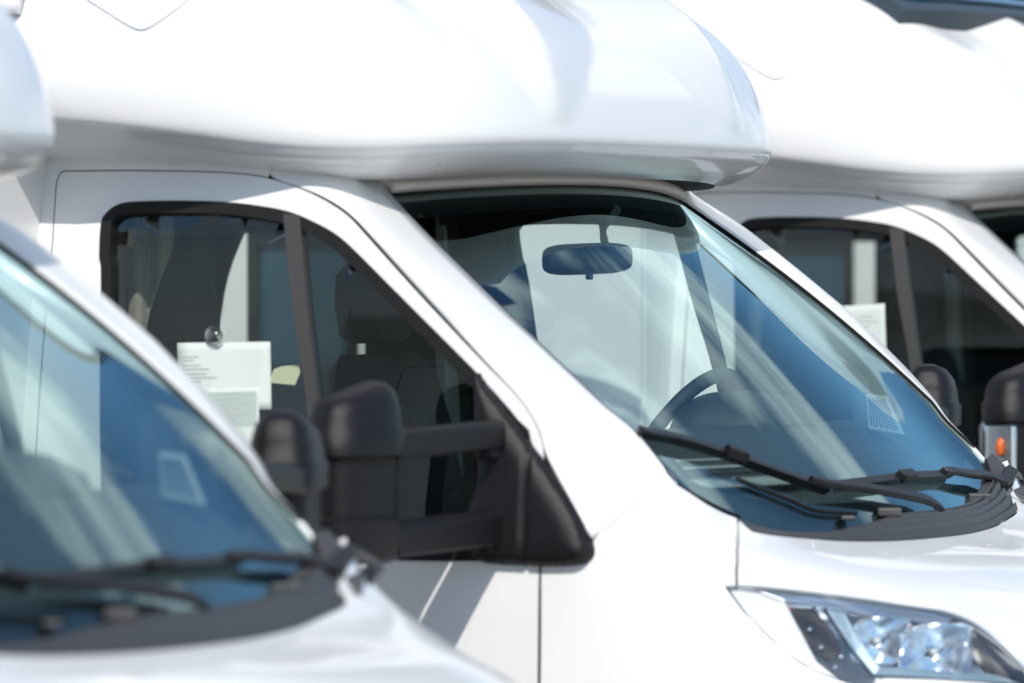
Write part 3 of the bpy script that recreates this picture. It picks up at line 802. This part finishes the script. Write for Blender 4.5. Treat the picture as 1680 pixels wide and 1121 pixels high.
    sp = mesh_obj('speaker_grille', V, F, 'trim_grey', dash, smooth=False, bevel=0.003)
    dots = []
    for i in range(11):
        for j in range(9):
            a, b = (i+.5+(j % 2)*.5)/11.5, (j+.5)/9
            c = (gr[0]*(1-b)+gr[1]*b)*(1-a)+(gr[3]*(1-b)+gr[2]*b)*a+n*0.0015
            e1 = (gr[1]-gr[0])/np.linalg.norm(gr[1]-gr[0]); e2_ = np.cross(n, e1)
            dots.append(([c+(e1*math.cos(t)+e2_*math.sin(t))*0.0026 for t in np.linspace(0, 2*math.pi, 8, endpoint=False)], [tuple(range(8))]))
    o = mesh_obj('grille_holes', *join(*dots), 'lamp_black', sp, smooth=False); o['kind'] = 'stuff'

def build_signal(mp_, hd, c0, eo, ef, Z):
    lc_ = c0+eo*0.094+ef*0.008
    tl = mp_('turn_signal', rings([(lc_+Z(1.432), .024, .046), (lc_+Z(1.438), .028, .050), (lc_+Z(1.548), .028, .050), (lc_+Z(1.554), .024, .046)], 28, 3.5, (eo, ef)), 'lens_clear', hd, smooth_angle=40)
    mp_('lamp_back', rings([(lc_-eo*0.010+Z(1.437), .014, .045), (lc_-eo*0.010+Z(1.548), .014, .045)], 24, 3, (eo, ef)), 'satin_chrome', tl, smooth=True, smooth_angle=40)
    mp_('amber_bulb', rings([(lc_+eo*0.006+ef*.012+Z(1.475), .005, .006), (lc_+eo*0.008+ef*.012+Z(1.485), .010, .011), (lc_+eo*0.008+ef*.012+Z(1.505), .010, .010), (lc_+eo*0.006+ef*.012+Z(1.52), .005, .004)], 16, 2, (eo, ef)), 'amber', tl)

def build_mirror(root, sgn, shift=(0, 0, 0), signal=True):
    """side mirror on long arms; sgn -1 near side, +1 far side"""
    M = empty('side_mirror', parent=root)
    fx = (lambda V: V) if sgn < 0 else mir
    def mp_(name, vf, mat, par=M, **k): return mesh_obj(name, fx(vf[0]), vf[1], mat, par, flip=(sgn > 0), **k)
    sh = np.array(shift, float)
    # base: sail-shaped plate in the corner of the window
    BASE = [(781,608),(800,628),(850,692),(886,742),(925,800),(955,852),(971,895),(969,918),(948,929),(884,931),(800,926),(772,905),(770,840),(786,790),(783,700)]
    poly = cr(SIDE.invs(BASE), closed=True, k=4)
    for name, cutx in (('base', None),):
        uv, F = tri_region(poly, [], 0.008)
        pc = np.array(densify(poly, 0.003))
        V = []
        for p in uv:
            d = np.min(np.linalg.norm(pc-p, axis=1))
            e = min(1.0, d/0.05); h = -0.012 if d < 0.0015 else 0.010+0.026*math.sqrt(max(0, 1-(1-e)**2))
            groove = 0.012*math.exp(-((p[0]-np.interp(p[1], [1.3, 1.6], [0.062, 0.068]))/0.0035)**2)
            V.append(SIDE.f(*p)+np.array([0, -1, 0.12])*(h-groove))
        if np.cross(V[F[0][1]]-V[F[0][0]], V[F[0][2]]-V[F[0][0]])[1] > 0: F = [tuple(reversed(f)) for f in F]
        mp_('base', (V, F), 'black_plastic')
    eo = np.array([-.30, -.954, 0]); ef = np.array([.954, -.30, 0])
    c0 = np.array([-.118, -1.38, -.01])+sh
    Z = lambda z: np.array([0, 0, z])
    # head
    hd = mp_('head', rings([(c0+Z(1.352), .075, .045), (c0+Z(1.362), .095, .06), (c0+Z(1.40), .10, .066), (c0+Z(1.437), .10, .066), (c0+Z(1.445), .09, .056),
                            (c0+Z(1.55), .09, .056), (c0+Z(1.565), .09, .056)], 44, 3.0, (eo, ef)), 'black_plastic', smooth_angle=40)
    mp_('cap', rings([(c0+Z(1.556), .098, .064), (c0+Z(1.560), .104, .070), (c0+Z(1.606), .105, .071, -.004), (c0+Z(1.614), .098, .064, -.004), (c0+Z(1.640), .096, .062, -.008),
                      (c0+Z(1.668), .087, .054, -.013), (c0+Z(1.684), .070, .040, -.015), (c0+Z(1.690), .045, .022, -.013), (c0+Z(1.691), .01, .005, -.003)], 44, 2.8, (eo, ef)),
        'black_plastic', hd, smooth_angle=48)
    # mirror glass on the rear face
    mp_('glass', rings([(c0-ef*0.058+Z(1.50), .075, .13), (c0-ef*0.066+Z(1.50), .07, .125)], 32, 4, (eo, np.array([0, 0, 1.]))), 'chrome', hd)
    # turn signal in the outer front corner
    if signal: build_signal(mp_, hd, c0, eo, ef, Z)
    # arms
    inb = np.array([0.0, -.985, 0])
    for nm, za, zb, w in (('upper_arm', 1.550, 1.606, .036), ('lower_arm', 1.362, 1.428, .038)):
        a = c0-eo*0.06+ef*0.02; b = inb+np.array([-.015, -.02, 0])
        zc, h = (za+zb)/2, (zb-za)/2
        V, F = sweep([a+Z(zc), a*.5+b*.5+Z(zc+.002), b+Z(zc+.006)], [(-w, -h), (w, -h), (w, h*.7), (w*.8, h), (-w*.8, h), (-w, h*.7)], (0, 0, 1.))
        mp_(nm, (V, F), 'black_plastic', smooth=False, bevel=0.005)
        V, F = rings([(inb+np.array([-.02, 0, 0])+Z(za-.015), .035, .05), (inb+np.array([-.02, 0, 0])+Z(zb-.012), .035, .05)], 24, 2.4)
        mp_('hinge', (V, F), 'black_plastic', bevel=0.004, smooth_angle=40)
    return M

def add_overhang_parts(oh, dxyz):
    """skylight in the raked front and the raised side panel; outlines were read off the third motorhome"""
    d = np.array(dxyz)
    global CAM
    keep = CAM; CAM = keep-d
    srf = Surf(ovh, (-1.6, -0.1), (4.0, 8.6), lambda u, v: ovh(u, v)-np.array([-1.2, 0, 2.3]), n=60)
    bl = srf.inv(1478, 40); tl = srf.inv(1418, 0)
    pan = [srf.inv(*p) for p in ((1190,85),(1235,112),(1262,127),(1275,130),(1288,126),(1320,104),(1355,74),(1385,43),(1400,37),(1430,35),(1466,37))]
    CAM = keep
    # skylight: bottom edge follows constant v, side edge runs back up the roof
    dv = bl[1]; du = (tl-bl)/max(1e-3, (tl[1]-bl[1]))
    top_v = min(9.2, dv+2.0)
    lft = [bl+du*(v-dv) for v in np.linspace(dv, top_v, 10)]
    skl = [*lft, *[np.array([u, top_v]) for u in np.linspace(lft[-1][0], -lft[-1][0], 20)[1:-1]], *[np.array([-p[0], p[1]]) for p in lft[::-1]],
           *[np.array([u, dv]) for u in np.linspace(-bl[0], bl[0], 24)[1:-1]]]
    asp = (0.9, 0.12)
    shp = lambda poly, q: [p/np.array(asp) for p in offset_poly([r*np.array(asp) for r in poly], q)]
    global RIDGES
    RIDGES = False
    fr = panel('skylight', OVH, skl, [shp(skl, -0.022)], 'skylight_frame', oh, step=0.03, off=0.055, asp=asp, solid=0.07)
    panel('pane', OVH, shp(skl, -0.023), [], 'skylight_dark', fr, step=0.05, off=0.048, asp=asp, solid=0.01)
    for q in (0.35, 0.7):
        st = [np.array([u, dv+q]) for u in np.linspace(-abs(bl[0])*.9, abs(bl[0])*.9, 20)]
        V, F = tube([ovh(*p)+OVH.nrm(*p)*0.050 for p in st], 0.006, 6); mesh_obj('rail', V, F, 'skylight_frame', fr)
    RIDGES = True
    # raised side panel
    poly = [*cr(pan, k=3), np.array([lft[0][0]-0.02, lft[0][1]+.1]), np.array([lft[-1][0]-0.02, lft[-1][1]]), np.array([-1.95, top_v]), np.array([-1.95, pan[0][1]+.2]), np.array([pan[0][0]-.2, pan[0][1]+.1])]
    panel('side_panel', OVH, poly, [], 'white_gelcoat', (oh, oh), step=0.03, off=0.007, asp=asp, solid=0.010)

def add_wheels(root):
    for x in (0.22, -3.3):
        for y in (-.86, .86):
            w = empty('wheel', parent=root)
            sg = -1 if y < 0 else 1
            ang = np.linspace(0, 2*math.pi, 36, endpoint=False)
            rows = [[np.array([x+r*math.cos(t), y+o*sg, .34+r*math.sin(t)]) for t in ang] for o, r in ((.08, .2), (.11, .24), (.11, .30), (.08, .335), (-.08, .335), (-.11, .30), (-.11, .2))]
            V, F = grid(rows, True); mesh_obj('tyre', V, F, 'tyre', w, flip=sg > 0, smooth_angle=40)
            rows = [[np.array([x+r*math.cos(t), y+o*sg, .34+r*math.sin(t)]) for t in ang] for o, r in ((.08, .205), (.05, .19), (.03, .12), (.07, .07), (.07, .01))]
            V, F = grid(rows, True); mesh_obj('rim', V, F, 'rim_steel', w, flip=sg > 0)

# ------------------------------------------------------------------ the row of motorhomes
# offsets of the neighbours from the middle one
OFF_FIRST, OFF_THIRD, OFF_FOURTH = (0.09, -3.2, -0.045), (0.0, 3.06, 0.0), (0.05, 6.1, 0.0)
mid_root, mid_doors, mid_oh = build_motorhome()
finish_interior(mid_root)
add_overhang_parts(mid_oh, OFF_THIRD)
add_wheels(mid_root)
build_mirror(mid_root, +1, (0.03, 0.03, 0), signal=False)

def copy_tree(o, parent=None):
    c = o.copy(); COL.objects.link(c); c.parent = parent
    for ch in list(o.children): copy_tree(ch, c)
    return c
first = copy_tree(mid_root); first.location = OFF_FIRST
third = copy_tree(mid_root); third.location = OFF_THIRD
fourth = copy_tree(mid_root); fourth.location = OFF_FOURTH
build_mirror(mid_root, -1, signal=False)
build_mirror(first, -1)
build_mirror(third, -1, (0.065, 0.14, 0)); build_mirror(fourth, -1)
for r_, lab in ((mid_root, 'white motorhome in the middle, its side window holding a suction-cup notice'),
                (first, 'nearest white motorhome, blurred, only its windscreen and hood corner in frame'),
                (third, 'white motorhome behind the middle one, amber turn signal on its mirror'),
                (fourth, 'farthest white motorhome, glimpsed through the windows of the one before it')):
    r_['label'] = lab; r_['category'] = 'motorhome'; r_['group'] = 'white motorhomes parked in a row'

# ------------------------------------------------------------------ notices in the windows
def sheet(name, pts, Yadd, mat, label, cat, lines=(), base=(0, 0, 0), tint=None):
    """paper hanging just behind the near door glass; pts are pixel corners"""
    b = np.array(base)
    global CAM
    keep = CAM; CAM = keep-b
    srf = SIDE if not b.any() else Surf(SIDE.f, (-1.2, 0.3), (0.9, 2.3), SIDE.outward)
    uv = [srf.inv(*p) for p in pts]
    ln = [[srf.inv(*p) for p in l] for l in lines]
    tn = [srf.inv(*p) for p in tint] if tint else None
    CAM = keep
    f = lambda p, o: SIDE.f(*p)+np.array([0, Yadd+o, 0])+b
    A, B_, C_, D = uv
    def grid_q(a, b2, c, d, o, n=8, bow=0.003):
        rows = []
        for i in range(n+1):
            t = i/n
            row = []
            for q in np.linspace(0, 1, n+1):
                p_ = (a*(1-q)+b2*q)*(1-t)+(d*(1-q)+c*q)*t
                row.append(f(p_, o-bow*math.sin(p_[0]*22+p_[1]*14)))
            rows.append(row)
        return grid(rows)
    V, F = grid_q(A, B_, C_, D, 0)
    o = mesh_obj(name, V, F, mat, None, smooth=True, solid=0.0006)
    o['label'] = label; o['category'] = cat
    if ln:
        VF = []
        for (p, q) in ln:
            h = np.array([0, 0.0016])
            VF.append(grid_q(p+h, q+h, q-h, p-h, -0.0012, 3))
        mesh_obj('printed_lines', *join(*VF), 'ink', o)
    if tn:
        V, F = grid_q(*tn, -0.0009, 6); mesh_obj('printed_table', V, F, 'print_tint', o)
    return o
L1 = [((293, y), (293+w, y)) for y, w in ((586, 26), (592, 18), (600, 30), (606, 44), (614, 38), (620, 56), (626, 30))]
sheet('notice_sheet', [(284,563),(435,561),(436,672),(286,674)], 0.02, 'paper', 'white printed notice hanging from the suction cup in the side window', 'notice', L1)
sheet('printed_sheet', [(330,640),(418,638),(419,752),(332,754)], 0.016, 'paper', 'second printed sheet with a tinted table, below the hanging notice', 'notice',
      [((345, y), (345+w, y)) for y, w in ((648, 60), (656, 50), (664, 62), (672, 44), (680, 58), (690, 40))], tint=[(336,644),(414,642),(415,700),(338,702)])
sheet('price_sheet', [(1370,503),(1447,498),(1449,592),(1372,597)], 0.02, 'paper', 'blank-looking white sheet in the side window of the motorhome behind', 'notice', [((1400, y), (1400+w, y)) for y, w in ((520, 26), (528, 34), (536, 20))], base=OFF_THIRD)
# suction cup
uv = SIDE.inv(348, 551); c = SIDE.f(*uv)+np.array([0, 0.006, 0])
V, F = rings([(c, .021, .021), (c+np.array([0, .004, 0]), .019, .019), (c+np.array([0, .012, 0]), .009, .009), (c+np.array([0, .022, 0]), .008, .008)], 24, 2, (np.array([1., 0, 0]), np.array([0, 0, 1.])))
sc_ = mesh_obj('suction_cup', V, F, 'cup_clear', None); sc_['label'] = 'clear plastic suction cup on the side window, above the notice'; sc_['category'] = 'suction cup'
V, F = tube([c+np.array([0, .02, 0]), c+np.array([0, .026, -.012]), c+np.array([0.0, .018, -.028]), c+np.array([0, .012, -.022])], 0.0025, 8)
mesh_obj('hook', V, F, 'lamp_white', sc_)
# thin pale yellow patch added behind the window bar, nature unclear
q = [at(x, y, -0.62) for x, y in ((441,628),(449,606),(462,601),(490,598),(492,612),(484,632))]
n = len(q); V = q+[p+np.array([0, .002, 0]) for p in q]
F = [tuple(range(n)), tuple(range(2*n-1, n-1, -1))]+[(i, i+n, (i+1) % n+n, (i+1) % n) for i in range(n)]
ys = mesh_obj('yellow_patch', V, F, 'pale_yellow', None, smooth=False); ys['label'] = 'small pale yellow patch seen behind the window bar of the middle motorhome'; ys['category'] = 'patch'
